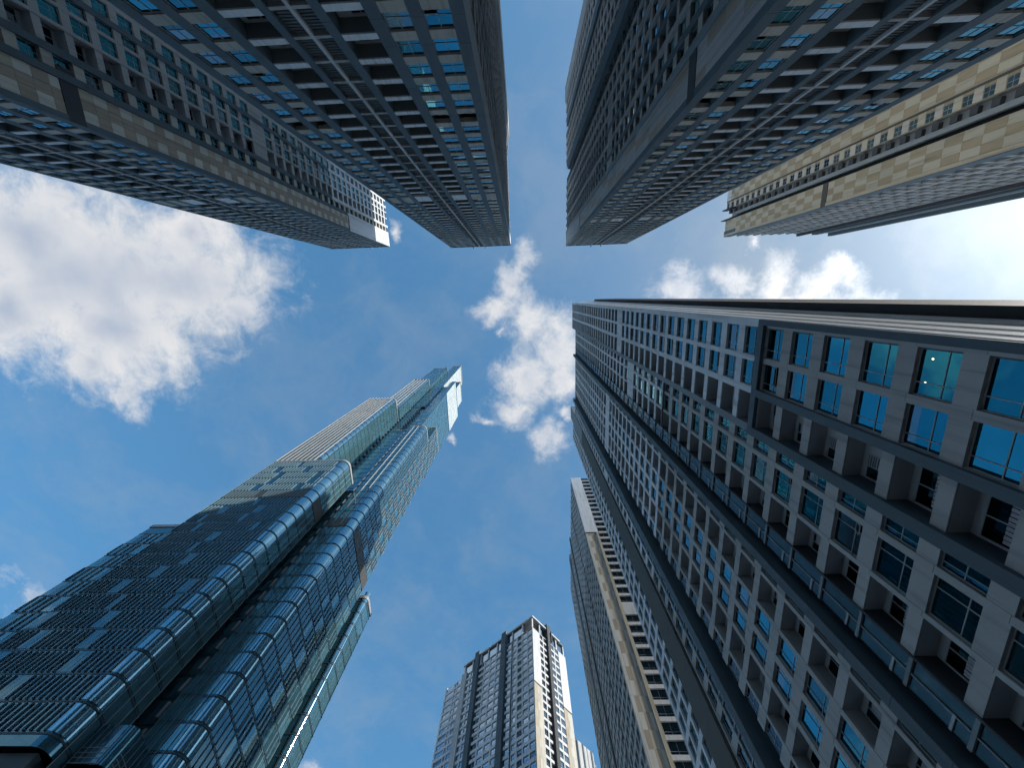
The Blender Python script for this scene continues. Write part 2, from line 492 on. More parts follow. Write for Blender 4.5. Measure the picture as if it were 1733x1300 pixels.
def screen_col(f, u0, u1, zs, F):
    """service balconies closed by a tall glazed screen, with a rail running up it"""
    for z in zs:
        f.box('slab_edge', 'mid_grey', u0, u1, -0.5, -0.05, z, z+0.22)
        f.box('glass_screen', 'screen_glass', u0+0.02, u1-0.02, -0.22, -0.17, z+0.24, z+F-0.02)
        f.box('screen_post', 'frame_metal', u0+0.5*(u1-u0), u1, -0.17, -0.10, z+0.95, z+1.1)
    f.box('screen_rail', 'frame_metal', u0+0.52*(u1-u0), u0+0.52*(u1-u0)+0.05, -0.17, -0.09, zs[0], zs[-1]+F)
def pier(f, u0, u1, z0, z1, mat, d0=-2.0, d1=0.0, part='pier', clad=0):
    """mat may be ((top, material), ...) from below"""
    if isinstance(mat, str): mat = ((1e9, mat),)
    a = z0
    for t, m in mat:
        b = min(t, z1)
        if b <= a: continue
        if clad:
            f.box(part, m, u0, u1, d0, d1-0.03, a, b)
            z = a
            while z < b-0.3:
                zt = min(z+clad, b)
                f.box('cladding_panel', m, u0+0.012, u1-0.012, d1-0.03, d1-random.uniform(0, 0.005), z+0.014, zt-0.014); z = zt
        else: f.box(part, m, u0, u1, d0, d1, a, b)
        a = b
def tiles(f, cols, z0, z1, F, pat, d=0.0, gap=0.03):
    """cols: edges; pat(i, k) -> material"""
    k = 0; z = z0
    while z < z1 - 0.2:
        zt = min(z+F, z1)
        for i in range(len(cols)-1):
            f.box('tile_panel', pat(i, k), cols[i]+gap/2, cols[i+1]-gap/2, d-0.06, d+0.004*((i*7+k*3) % 3), z+gap/2, zt-gap/2)
        z = zt; k += 1

# ================================================================== R: long slab on the right
def build_right():
    b = Building('apartment_tower', 'long grey apartment slab with blue windows and a dark framed corner, nearest at right', 'apartment building', (30, 30))
    F = 3.28; base = -1.68; T1 = 165.6; T2 = 155.76
    X = 22.0
    f = b.face(X, 0, -1, 0)          # u = world y
    za = levels(base, F, GROUND-1, T1); zb = levels(base, F, GROUND-1, T2)
    Z1 = 34.4                         # top of the dark corner frame
    Z2 = 57.3                         # paint changes above
    lo = ((Z2, 'beige_grey'), (400, 'white_paint'))
    lo1 = ((Z1, 'beige_grey'), (400, 'white_paint'))
    bl1 = [base+F*26]; bl2 = [base+F*23]; bl3 = [base+F*29]
    B0 = GROUND
    # corner section
    pier(f, 2.66, 3.4, B0, T1, lo1, clad=F)
    win_col(f, 3.4, 6.1, za, F, spm=lo1, blank=bl1)
    pier(f, 6.1, 6.65, B0, T1, lo1, clad=F)
    win_col(f, 6.65, 9.1, za, F, spm=lo1, blank=bl1)
    pier(f, 9.1, 9.8, B0, T1, lo1, clad=F)
    bal_col(f, 9.8, 12.85, za, F, parm=lo1, blank=bl1)
    pier(f, 12.85, 13.65, B0, T1, ((Z1, 'slate_paint'), (400, 'mid_grey')))
    for u0, u1 in ((2.64, 3.15), (9.12, 9.79), (12.83, 13.67)):
        f.box('frame_band', 'slate_paint', u0, u1, 0.0, 0.32, B0, Z1)
    f.box('frame_band', 'slate_paint', 2.64, 13.67, 0.0, 0.323, Z1, Z1+0.75)
    # second section
    win_col(f, 13.65, 14.9, zb, F, spm=lo, mul=(0.7,), tra=(0.5,), blank=bl2)
    pier(f, 14.9, 15.4, B0, T2, lo, clad=F)
    win_col(f, 15.4, 17.9, zb, F, spm=lo, mul=(0.3,), tra=(0.3,), blank=bl2)
    pier(f, 17.9, 18.25, B0, T2, lo, clad=F)
    bal_col(f, 18.25, 20.9, zb, F, parm=lo, blank=bl2)
    f.box('frame_band', 'dark_grey', 13.68, 20.9, 0.0, 0.12, Z2, Z2+0.4)
    f.box('seam', 'dark_grey', 20.9, 21.05, -2.0, 0.06, B0, T2)
    screen_col(f, 21.05, 23.15, zb, F)
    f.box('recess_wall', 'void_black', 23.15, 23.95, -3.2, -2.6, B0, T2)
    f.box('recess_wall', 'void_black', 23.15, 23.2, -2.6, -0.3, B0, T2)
    pier(f, 23.95, 24.9, B0, T2+2.5, ((400, 'slate_paint'),), d0=-3.0, d1=0.55, part='fin', clad=F)
    # third section
    win_col(f, 24.9, 26.0, zb, F, spm=lo, mul=(0.7,), tra=(0.5,), blank=bl3)
    pier(f, 26.0, 26.4, B0, T2, lo, clad=F)
    bal_col(f, 26.4, 29.35, zb, F, parm=lo, blank=bl3)
    pier(f, 29.35, 29.85, B0, T2, lo, clad=F)
    win_col(f, 29.85, 32.1, zb, F, spm=lo, mul=(0.66,), tra=(0.24,), blank=bl3)
    pier(f, 32.1, 32.8, B0, T2, lo, clad=F)
    win_col(f, 32.8, 35.1, zb, F, spm=lo, mul=(0.34,), tra=(0.24,), blank=bl3)
    pier(f, 35.1, 35.65, B0, T2, lo, clad=F)
    bal_col(f, 35.65, 38.95, zb, F, parm=lo, blank=bl3)
    pier(f, 38.95, 39.35, B0, T2, lo, clad=F)
    win_col(f, 39.35, 41.2, zb, F, spm=lo, mul=(0.7,), tra=(0.5,), gl='glass_dark', blank=bl3)
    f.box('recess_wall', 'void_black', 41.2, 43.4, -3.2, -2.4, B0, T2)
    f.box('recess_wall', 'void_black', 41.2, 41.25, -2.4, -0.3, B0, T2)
    pier(f, 43.4, 44.8, B0, T2+2.5, 'slate_paint', d0=-3.0, d1=0.55, part='fin', clad=F)
    f.box('seam', 'dark_grey', 44.8, 45.1, -2.0, 0.02, B0, T2)
    screen_col(f, 45.1, 47.0, zb, F)
    pier(f, 47.0, 47.4, B0, T2, lo, clad=F)
    win_col(f, 47.4, 49.4, zb, F, spm=lo, gl='glass_teal', blank=bl3)
    pier(f, 49.4, 49.8, B0, T2, lo, clad=F)
    pier(f, 49.8, 55.2, 23.0, T2+11.5, ((135, 'brown_grey'), (400, 'mid_grey')), d0=-3.0, d1=0.4, part='blade_wall', clad=2*F)
    pier(f, 49.8, 55.2, B0, 22.9, 'dark_grey', d0=-3.0, d1=0.3, part='blade_wall')
    # set-back end bay beyond the blade wall
    ze = levels(base, F, GROUND-1, T2+8)
    TE = ze[-1]+F
    pier(f, 55.2, 55.6, B0, TE, 'white_paint')
    win_col(f, 55.6, 57.7, ze, F, spm='white_paint', sp=0.9, mul=(0.5,), tra=(0.3,))
    pier(f, 57.7, 58.4, B0, TE, 'white_paint')
    win_col(f, 58.4, 60.6, ze, F, spm='white_paint', sp=0.9, mul=(0.5,), tra=(0.3,))
    pier(f, 60.6, 61.1, B0, TE, 'white_paint')
    win_col(f, 61.1, 63.0, ze, F, spm='white_paint', sp=0.9, mul=(0.5,), tra=(0.3,))
    pier(f, 63.0, 63.9, B0, TE, 'white_paint')
    # bodies behind the facade
    b.box('core', 'warm_white', X+3.3, 50, 4.6, 13.5, B0, T1-0.3)
    b.box('core', 'warm_white', X+3.32, 50, 13.52, 63.88, B0, T2-0.3)
    b.box('core', 'warm_white', X+3.34, 46, 50.0, 63.5, T2-0.3, TE-0.2)
    b.box('roof_slab', 'warm_white', X+0.1, 50.1, 2.7, 13.64, T1, T1+0.4)
    b.box('roof_slab', 'warm_white', X+0.1, 50.1, 13.66, 55.3, T2, T2+0.4)
    b.box('roof_slab', 'warm_white', X+0.1, 50.1, 55.32, 63.9, TE, TE+0.4)
    # side facing the street: white wall in strips between slate pilasters, dark blade further back
    g = b.face(50, 2.62, 0, -1)       # u = 50 - x
    g.box('side_wall', 'slate_paint', 0, 27.8, -0.9, -0.45, B0, T1)
    for x0, x1, y in ((22.05, 23.15, 2.60), (23.75, 25.2, 2.55), (25.9, 27.8, 2.49), (29.0, 31.6, 2.43)):
        g.box('side_panel', 'gloss_trim', 50-x1, 50-x0, -0.45, 2.62-y, B0, T1)
    g.box('blade_wall', 'dark_grey', 8.0, 17.8, -1.0, 1.02, B0, T1+4)
    ceiling_lamps(b)
    return b
def ceiling_lamps(b):
    """two warm downlights of the corner rooms, drawn as glowing discs on the panes"""
    n = 10
    v = [(0.05*math.cos(2*math.pi*i/n), y, 0.05*math.sin(2*math.pi*i/n)) for y in (0.0, -0.02) for i in range(n)]
    fc = [tuple(range(n)), tuple(range(2*n-1, n-1, -1))] + [(i, n+i, n+(i+1) % n, (i+1) % n) for i in range(n)]
    k = proto_mesh(('downlight',), [(None, v, fc, 'lamp_glow')])
    f = b.face(22.0, 0, -1, 0)
    for u, z in ((4.0, 20.62), (5.35, 20.75)): f.put('downlight', k, u, -0.26, z)

# ================================================================== shared facade of the three towers across the top
def front_type(f, zs, F, T, dark, blank, top):
    """windows, balconies and the double service shaft between slate piers, 25.2 m wide"""
    pm = ((top, 'slate_paint'), (400, 'mid_grey'))
    B0 = GROUND
    cols = [(1.0, 2.8, 'w'), (3.8, 5.7, 'w'), (6.76, 9.9, 'b'), (10.6, 12.05, 's'), (12.35, 13.8, 's'), (14.65, 17.6, 'b'), (18.75, 20.84, 'w'), (21.95, 24.1, 'w')]
    u = 0.0
    for u0, u1, k in cols:
        if k == 's' and abs(u0-12.35) < 0.01: f.box('mullion', 'warm_white', u, u0, -0.5, -0.06, B0, T)
        else: pier(f, u, u0, B0, T, pm, clad=F)
        if k == 'w': win_col(f, u0, u1, zs, F, sp=1.15, spm='cream', mul=(0.5,), tra=(0.35,), rec=0.2, dark=dark, blank=blank, p_open=0.16)
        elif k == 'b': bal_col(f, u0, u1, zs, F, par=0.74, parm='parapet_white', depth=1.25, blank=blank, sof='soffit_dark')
        else:
            for z in zs:
                f.box('shaft_band', 'beige_grey', u0, u1, -0.5, -0.08, z, z+0.35)
                f.put('louvre_panel', proto_louvre(u1-u0-0.16, F-0.43), u0+0.08, -0.30, z+0.39)
        u = u1
    pier(f, u, 25.2, B0, T, pm, clad=F)
    f.box('roof_edge', 'mid_grey', -0.05, 25.25, -2.0, 0.10, T, T+0.5)

def build_middle_top():
    b = Building('apartment_tower', 'slate and cream apartment tower at the top, just beside the open strip of sky', 'apartment building', (-16, -40), 'towers across the top')
    F = 3.3; base = 36.26-3.3*12; T = 165.0
    zs = levels(base, F, GROUND-2, T)
    f = b.face(-28.9, -21.7, 0, 1)
    front_type(f, zs, F, T, [49.5], [85.8], 143)
    # flank towards the gap: pale corner panel, slots and fins
    g = b.face(-3.67, -21.7, 1, 0)      # u = -y - 21.7
    g.box('side_wall', 'mid_grey', 0.02, 3.2, -0.9, 0.0, GROUND, 140)
    g.box('side_wall', 'white_paint', 0.02, 3.2, -0.9, 0.02, 140, T)
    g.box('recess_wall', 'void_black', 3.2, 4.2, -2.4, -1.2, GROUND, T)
    u = 4.2
    for w in (2.2, 2.2, 2.4):
        win_col(g, u, u+w, zs, F, spm='beige_grey', sp=1.2); pier(g, u+w, u+w+0.8, GROUND, T, 'mid_grey', d1=0.05); u += w+0.8
    g.box('fin', 'slate_paint', u, u+1.6, -2.0, -0.55, GROUND, T); u += 1.6
    u0 = u
    for w in (2.4, 2.4, 2.4, 2.4, 2.4):
        win_col(g, u, u+w, zs, F, spm='warm_white', sp=1.2, rec=0.5); pier(g, u+w, u+w+0.9, GROUND, T, 'warm_white', d1=-0.2); u += w+0.9
    g.box('fin', 'mid_grey', u, u+1.4, -2.0, -0.5, GROUND, T); u += 1.4
    for w in (2.4, 2.4):
        win_col(g, u, u+w, zs, F, spm='warm_white', sp=1.2); pier(g, u+w, u+w+0.9, GROUND, T, 'warm_white', d1=0.3); u += w+0.9
    g.box('side_wall', 'tile_light', u, u+6, -2.0, 0.75, GROUND, T); u += 6
    b.box('core', 'warm_white', -28.85, -6.0, -21.7-u, -23.75, GROUND, T-0.2)
    b.box('antenna_bracket', 'frame_metal', -14.6, -14.3, -21.9, -20.9, T+0.5, T+0.9)
    b.box('antenna_bracket', 'frame_metal', -19.6, -19.3, -21.9, -20.9, T+0.5, T+0.9)
    return b

def build_left_top():
    b = Building('apartment_tower', 'apartment tower at upper left with a stepped brown and cream tiled corner band', 'apartment building', (-67, -38), 'towers across the top')
    F = 3.3; base = 36.26-3.3*12; T = 165.0
    zs = levels(base, F, GROUND-2, T)
    f = b.face(-80.0, -23.1, 0, 1)
    front_type(f, zs, F, T, [52.8], [85.8], 143)
    g = b.face(-54.77, -23.1, 1, 0)     # u = -y - 23.1
    ZT = 127.6
    g.box('corner_wall', 'mid_grey', 0.02, 4.6, -0.9, -0.07, GROUND, ZT)
    def pat(i, k):
        if i == 1: return 'tile_brown'
        if i == 0: return 'tile_light' if k % 2 == 0 else 'tile_brown'
        return 'tile_light' if k % 2 == 1 else ('tile_brown' if k % 4 else 'tile_tan')
    tiles(g, [0.7, 2.1, 3.3, 4.55], 52.6, ZT, 1.65*1.0, pat)
    tiles(g, [0.7, 2.1, 3.3, 4.55], GROUND, 50.6, 1.65, pat)
    g.box('band', 'dark_grey', 0.02, 6.0, -0.3, 0.06, 50.65, 52.55)
    g.box('edge_pier', 'slate_paint', 0.03, 0.7, -0.07, 0.05, GROUND, ZT)
    g.box('corner_wall', 'white_paint', 0.02, 4.9, -0.9, 0.10, ZT+0.4, T)
    g.box('band', 'dark_grey', 0.02, 4.8, -0.9, 0.02, ZT, ZT+0.38)
    pier(g, 4.6, 5.5, GROUND, T, ((ZT, 'slate_paint'), (400, 'white_paint')), d1=0.12)
    pm = ((118, 'beige_grey'), (400, 'white_paint'))
    win_col(g, 5.5, 7.2, zs, F, sp=1.2, spm='cream', mul=(0.5,), tra=(0.6,), rec=0.5, blank=[85.8])
    pier(g, 7.2, 8.1, GROUND, T, ((118, 'slate_paint'), (400, 'white_paint')), d1=0.1)
    bal_col(g, 8.1, 10.6, zs, F, par=0.9, parm=pm, blank=[85.8])
    pier(g, 10.6, 11.0, GROUND, T, pm, d1=0.05)
    win_col(g, 11.0, 13.0, zs, F, spm=pm, mul=(0.5,), tra=(0.6,), blank=[85.8])
    pier(g, 13.0, 13.4, GROUND, T, pm)
    win_col(g, 13.4, 14.8, zs, F, spm=pm, mul=(0.5,), tra=(0.3,), blank=[85.8])
    pier(g, 14.8, 15.6, GROUND, T, ((118, 'slate_paint'), (400, 'white_paint')), d1=0.1)
    win_col(g, 15.6, 17.4, zs, F, spm=pm, mul=(0.5,), tra=(0.6,), blank=[85.8])
    pier(g, 17.4, 18.2, GROUND, T, pm)
    win_col(g, 18.2, 20.2, zs, F, spm=pm, mul=(0.5,), tra=(0.6,))
    pier(g, 20.2, 25.0, GROUND, T, pm)
    b.box('core', 'warm_white', -79.95, -56.9, -48.1, -25.2, GROUND, T-0.2)
    b.box('antenna_bracket', 'frame_metal', -62.9, -62.6, -23.4, -22.2, T+0.5, T+0.9)
    b.box('antenna_bracket', 'frame_metal', -59.5, -59.2, -23.4, -22.2, T+0.5, T+0.9)
    return b

def build_right_top():
    b = Building('apartment_tower', 'slate apartment tower with a grey tiled edge, right of the open sky strip', 'apartment building', (33, -45), 'towers across the top')
    F = 3.3; base = 36.26-3.3*12; T = 165.0
    zs = levels(base, F, GROUND-2, T)
    f = b.face(19.4, -20.6, 0, 1)
    front_type(f, zs, F, T, [46.2], [112.2], 143)
    g = b.face(19.37, 0, -1, 0)         # u = y
    ZT = 127.6
    def pat(i, k): return ('beige_grey', 'tile_brown')[1 if (i + k//2) % 3 == 0 else 0]
    g.box('corner_wall', 'mid_grey', -25.3, -20.62, -0.9, -0.07, GROUND, ZT)
    tiles(g, [-25.25, -23.9, -22.6, -21.4], 48.8, ZT, 3.3, pat)
    tiles(g, [-25.25, -23.9, -22.6, -21.4], GROUND, 46.9, 3.3, pat)
    g.box('band', 'dark_grey', -25.8, -20.62, -0.3, 0.06, 46.95, 48.75)
    g.box('edge_pier', 'slate_paint', -21.4, -20.62, -0.07, 0.05, GROUND, ZT)
    g.box('corner_wall', 'beige_grey', -25.5, -20.62, -0.9, 0.10, ZT+0.4, T)
    g.box('band', 'dark_grey', -25.4, -20.62, -0.9, 0.02, ZT, ZT+0.38)
    pier(g, -26.3, -25.3, GROUND, T, 'mid_grey', d1=0.12)
    win_col(g, -28.0, -26.3, zs, F, spm='cream', mul=(0.5,), tra=(0.6,), rec=0.5, blank=[85.8])
    u = -28.0
    for i in range(4):
        pier(g, u-0.75, u, GROUND, T, ('slate_paint', 'beige_grey')[i % 2], d1=0.06)
        (win_col if i != 1 else bal_col)(g, u-2.75, u-0.75, zs, F, blank=[85.8]); u -= 2.75
    pier(g, u-1.2, u, GROUND, T, 'beige_grey', d1=0.05); u -= 1.2
    win_col(g, u-2.2, u, zs, F, spm='beige_grey'); u -= 2.2
    pier(g, u-0.8, u, GROUND, T, 'beige_grey'); u -= 0.8
    bal_col(g, u-2.4, u, zs, F, rail=True); u -= 2.4
    g.box('fin', 'slate_paint', u-3.2, u, -2.0, 0.9, GROUND, 152); u -= 3.2
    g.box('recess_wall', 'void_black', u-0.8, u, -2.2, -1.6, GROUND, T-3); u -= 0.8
    z2 = levels(base, F, GROUND-2, T)
    for w in (2.2, 2.2, 2.2, 2.2):
        win_col(g, u-w, u, z2, F, spm='beige_grey'); pier(g, u-w-0.9, u-w, GROUND, T, 'beige_grey'); u -= w+0.9
    g.box('fin', 'slate_paint', u-2.0, u, -2.0, 0.55, GROUND, 158); u -= 2.0
    for w in (2.2, 2.2, 2.2):
        win_col(g, u-w, u, z2, F, spm='beige_grey'); pier(g, u-w-0.9, u-w, GROUND, T, 'beige_grey'); u -= w+0.9
    g.box('side_wall', 'beige_grey', u-5, u, -2.0, 0.2, GROUND, T+1); u -= 5
    b.box('core', 'warm_white', 21.8, 44.5, u, -22.7, GROUND, T-0.2)
    b.box('antenna_bracket', 'frame_metal', 33.6, 33.9, -20.8, -19.8, T+0.5, T+0.9)
    b.box('antenna_bracket', 'frame_metal', 29.6, 29.9, -20.8, -19.8, T+0.5, T+0.9)
    return b

def build_far_right():
    b = Building('tiled_tower', 'checkered cream and brown tiled tower in the upper right, partly behind the slate tower', 'apartment building', (105, -32))
    F = 3.3; T = 165.0; base = -3.34
    zs = levels(base, F, GROUND-2, T)
    f = b.face(84.0, 0, -1, 0)         # u = y
    chk = lambda i, k: ('tile_cream', 'tile_ochre')[(i+k) % 2]
    f.box('side_wall', 'tile_tan', -44.0, -34.5, -2.0, -0.07, GROUND, T)
    tiles(f, [-43.4, -41.0, -38.6, -36.9, -35.2], GROUND, T-3, F, chk)
    f.box('band', 'brown_grey', -34.9, -34.5, -0.05, 0.08, GROUND, T)
    f.box('side_wall', 'tile_tan', -34.5, -32.0, -2.0, -0.3, GROUND, T)
    for z in zs:
        f.box('wall_panel', ('tile_cream', 'cream')[int(z/F) % 2], -34.45, -32.0, -0.3, -0.02, z, z+1.5)
        f.box('wall_panel', 'tile_ochre', -34.45, -33.9, -0.3, -0.02, z+1.52, z+F-0.02)
        f.put('window', proto_window(1.8, F-1.56, (0.5,), (0.5,), 'glass_dark'), -33.85, -0.14, z+1.53)
        f.box('bracket', 'dark_grey', -31.4, -30.1, -1.2, -0.35, z+0.6, z+1.9)
    f.box('recess_wall', 'mid_grey', -32.0, -28.9, -2.0, -1.2, GROUND, T-6)
    f.box('side_wall', 'mid_grey', -29.9, -28.9, -1.2, -0.2, GROUND, T-6)
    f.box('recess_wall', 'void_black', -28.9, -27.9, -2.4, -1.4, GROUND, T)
    f.box('fin', 'dark_grey', -31.98, -31.6, -1.2, 0.9, T-5, T+1.5)
    f.box('fin', 'dark_grey', -28.0, -27.7, -1.4, 1.1, T-5, T+1.5)
    f.box('side_wall', 'tile_tan', -27.7, -21.72, -2.0, -0.07, GROUND, T)
    tiles(f, [-27.6, -25.9, -24.2, -22.5], 114.5, T-8, F, lambda i, k: ('tile_cream', 'tile_ochre')[(i+k) % 2])
    tiles(f, [-27.6, -25.9, -24.2, -22.5], GROUND, 112.6, F, lambda i, k: ('tile_cream', 'tile_ochre')[(i+k) % 2])
    f.box('band', 'brown_grey', -27.7, -21.7, -0.1, 0.12, 112.7, 114.4)
    f.box('edge_pier', 'tile_tan', -22.45, -21.72, -0.07, 0.1, GROUND, T)
    f.box('parapet', 'warm_white', -44.0, -34.5, -2.0, 0.05, T-2.9, T)
    # street front, stepping back and forth
    g = b.face(84.0, -21.7, 0, 1)      # u = x - 84
    u = 0.05
    g.box('edge_pier', 'slate_paint', u, 2.6, -2.0, 0.12, GROUND, T+0.5); u = 2.6
    for i in range(8):
        w = 2.4
        (win_col if i % 3 else bal_col)(g, u, u+w, zs, F); pier(g, u+w, u+w+0.9, GROUND, T, ('mid_grey', 'beige_grey')[i % 2], d1=0.08); u += w+0.9
    g.box('fin', 'dark_grey', u, u+1.2, -3, 1.0, GROUND, T); u += 1.2
    g.box('recess_wall', 'void_black', u, u+5, -3.0, -1.5, GROUND, T); u += 5
    g.box('fin', 'slate_paint', u, u+2.2, -3, 0.7, GROUND, T); u += 2.2
    g.box('side_wall', 'beige_grey', u, u+4.2, -3, 0.2, GROUND, T); u += 4.2
    g.box('fin', 'slate_paint', u, u+1.6, -3, 1.4, GROUND, T); u += 1.6
    for i in range(1):
        win_col(g, u, u+2.4, zs, F, spm='beige_grey'); pier(g, u+2.4, u+3.4, GROUND, T, 'beige_grey', d1=0.08); u += 3.4
    b.box('core', 'warm_white', 86.3, 84+u, -44, -23.8, GROUND, T-0.2)
    return b

# ================================================================== G: tower beyond the slab
def build_beyond():
    b = Building('tiled_tower', 'tower with tan and cream tiled corner under a white top, behind the grey slab', 'apartment building', (32, 115))
    F = 3.3; T = 165.0; base = -3.34; ZT = 121.9
    zs = levels(base, F, GROUND-2, T)
    f = b.face(0, 85.0, 0, -1)         # u = -x
    f.box('corner_wall', 'tile_light', -25.75, -21.2, -0.8, -0.07, GROUND, ZT)
    f.box('corner_wall', 'white_paint', -25.9, -21.2, -0.8, 0.06, ZT+0.5, T)
    f.box('band', 'brown_grey', -25.9, -21.2, -0.8, 0.10, ZT, ZT+0.49)
    k = 0; z = GROUND
    while z < ZT - 0.3:
        zt = min(z+F, ZT)
        f.box('tile_panel', 'tile_light', -21.98, -21.25, -0.06, 0.0, z+.02, zt-.02)
        lt = k % 2 == 0
        f.box('tile_panel', 'tile_light' if lt else 'tile_brown', -23.0, -22.01, -0.06, 0.003, z+.02, zt-.02)
        f.box('tile_panel', 'tile_brown' if lt else 'tile_tan', -24.2, -23.03, -0.06, 0.0, z+.02, zt-.02)
        f.box('tile_panel', 'tile_light' if lt else 'beige_grey', -24.95, -24.3, -0.06, -0.03, z+.02, zt-.02)  # every other panel grey, painting a shadow into the pale strip
        z = zt; k += 1
    f.box('edge_pier', 'tile_tan', -25.75, -25.0, -0.07, 0.28, GROUND, ZT)
    for z in zs:
        f.box('spandrel', 'warm_white', -29.4, -25.9, -0.6, -0.03, z, z+0.9)
        if 84 < z < 88: f.box('wall_panel', 'warm_white', -29.4, -25.9, -0.6, -0.05, z+0.9, z+F); continue
        f.put('window', proto_window(3.3, F-0.9, (0.5,), (0.3,), 'glass_dark'), -29.3, -0.4, z+0.9)
    pier(f, -31.5, -29.4, GROUND, T, 'warm_white')
    f.box('side_wall', 'warm_white', -48, -31.5, -2.0, -0.05, GROUND, T)
    g = b.face(21.2, 0, -1, 0)         # u = y
    g.box('edge_pier', 'warm_white', 85.02, 85.9, -2.0, -0.01, GROUND, T)
    u = 85.9
    def bay(n, gl=None):
        nonlocal u
        for i in range(n):
            win_col(g, u, u+2.2, zs, F, spm=((ZT, 'beige_grey'), (400, 'warm_white')), gl=gl); pier(g, u+2.2, u+3.0, GROUND, T, ((ZT, 'beige_grey'), (400, 'warm_white'))); u += 3.0
    bay(5)
    g.box('fin', 'dark_grey', u, u+2.0, -2.0, -0.3, GROUND, T+1); u += 2.0
    bay(5)
    g.box('fin', 'dark_grey', u, u+1.6, -2.0, 0.35, GROUND, T+1); u += 1.6
    bay(3)
    g.box('fin', 'slate_paint', u, u+3.5, -2.0, 0.3, GROUND, T+2); u += 3.5
    bay(5)
    b.box('core', 'warm_white', 23.4, 48, 87.2, u, GROUND, T-0.2)
    return b

# ================================================================== E: tower at the bottom
def build_bottom():
    b = Building('apartment_tower', 'white edged apartment tower standing in the open sky at the bottom, with dark vertical fins', 'apartment building', (-5, 190))
    F = 3.3; T = 161.0; base = -3.34
    zs = levels(base, F, GROUND-2, T)
    T = zs[-1]+F
    cx, cy = 1.0, 164.5
    f = b.face(cx, cy, -0.65, -0.76)
    pm = 'white_paint'
    cols = [(0.6, 3.4), (4.0, 6.9), (7.5, 10.2), (11.2, 13.2), (14.6, 17.6), (21.4, 24.8), (25.5, 29.0), (29.7, 33.1), (33.8, 37.4), (41.0, 43.6), (44.2, 46.6)]
    zz = zs
    u = 0.06
    for i, (u0, u1) in enumerate(cols):
        if i in (5, 9):
            f.box('fin', 'slate_paint', u+0.4, u0-0.2, -2.0, 0.9, GROUND, T+8.6)
        else: pier(f, u, u0, GROUND, T, pm, d0=-0.7, d1=-0.02)
        win_col(f, u0, u1, zz, F, sp=1.2, spm=pm, mul=(0.5,), tra=(0.4,), rec=0.35, gl=('glass_dark' if i in (2, 8) else 'glass_slate'), p_open=0)
        u = u1
    f.box('pipe', 'void_black', 13.6, 14.0, -0.1, 0.25, GROUND, T)
    f.box('side_wall', 'warm_white', 46.6, 50.0, -2.0, 0.5, 60, T+1.5)
    f.box('side_wall', 'mid_grey', 46.6, 50.0, -2.0, 0.5, GROUND, 59.9)
    zw = levels(base, F, GROUND-2, T)
    for u0, u1 in ((50.4, 53.4), (54.0, 55.4), (56.0, 61.6)):
        pier(f, u0-0.5, u0, GROUND, T, pm, d0=-0.7); win_col(f, u0, u1, zw, F, sp=1.2, spm=pm, mul=(0.5,), tra=(0.4,), gl='glass_slate', p_open=0)
    pier(f, 61.6, 62.6, GROUND, T+0.8, pm)
    # crown: set-back top storey under a flat roof
    f.box('crown_wall', 'glass_slate', 8.0, 50.0, -3.0, -0.9, T+0.4, T+6.6)
    f.box('slab', 'beige_grey', 0.2, 50.1, -3.0, -0.02, T, T+0.5)
    for u in (0.4, 7.0, 14.0, 25, 31.5, 37, 43, 49):
        f.box('crown_post', 'white_paint', u, u+0.6, -1.0, -0.3, T+0.5, T+6.5)
    f.box('roof_slab', 'white_paint', -0.4, 50.5, -22.0, 0.12, T+6.5, T+7.2)
    f.box('soffit', 'beige_grey', 0.0, 50.0, -3.0, 0.0, T+6.3, T+6.49)
    L = 25.6
    g = b.face(cx+0.65*L, cy+0.76*L, 0.76, -0.65)   # u from the far end to the shared corner
    ZT = 131.0
    for u0, u1 in ((20.4, 25.58), (0.0, 5.6)):
        g.box('corner_wall', 'white_paint', u0, u1, -0.5, 0.05, ZT+0.5, T)
        g.box('band', 'brown_grey', u0, u1, -0.5, 0.08, ZT, ZT+0.49)
        g.box('corner_wall', 'tile_light', u0, u1, -0.5, -0.05, GROUND, ZT)
        z = GROUND; k = 0
        while z < ZT-1:
            zt = min(z+F, ZT)
            m = (u0+u1)/2 + (0.5 if k % 2 else -0.5)
            g.box('tile_panel', 'tile_light', u0+0.05, m-0.02, -0.05, 0.0, z+.02, zt-.02)
            g.box('tile_panel', 'tile_tan' if k % 2 else 'cream', m+0.02, u1-0.05, -0.05, 0.003, z+.02, zt-.02)
            z = zt; k += 1
    for u0, u1 in ((5.9, 8.6), (9.2, 12.0), (15.0, 17.2), (17.8, 20.1)):
        win_col(g, u0, u1, zs, F, sp=1.0, spm=pm, mul=(0.5,), tra=(0.4,), gl='glass_dark' if u0 > 14 else 'glass_slate', p_open=0)
        pier(g, u1, u1+0.6 if u1 < 20 else u1+0.28, GROUND, T, pm, d0=-0.7)
    g.box('fin', 'dark_grey', 12.7, 14.7, -1.5, 1.0, GROUND, T+9.5)
    g.box('fin', 'dark_grey', 11.0, 11.6, -1.5, 1.0, T+1, T+7.2)
    g.box('slab', 'beige_grey', 0, 25.5, -3.0, -0.02, T, T+0.5)
    g.box('crown_wall', 'glass_slate', 1, 19.0, -3.0, -0.9, T+0.4, T+6.6)
    g.box('soffit', 'beige_grey', 0.0, 25.0, -3.0, 0.0, T+6.3, T+6.49)
    for u in (0.3, 6, 19.0, 24.6): g.box('crown_post', 'white_paint', u, u+0.6, -1.0, -0.3, T+0.5, T+6.5)
    h = b.face(cx, cy, -0.65, -0.76)
    h.box('core', 'warm_white', 1.0, 50.0, -25.0, -1.9, GROUND, T-0.1)
    h.box('core', 'warm_white', 50.0, 62.5, -25.0, -1.9, GROUND, T-0.2)
    return b

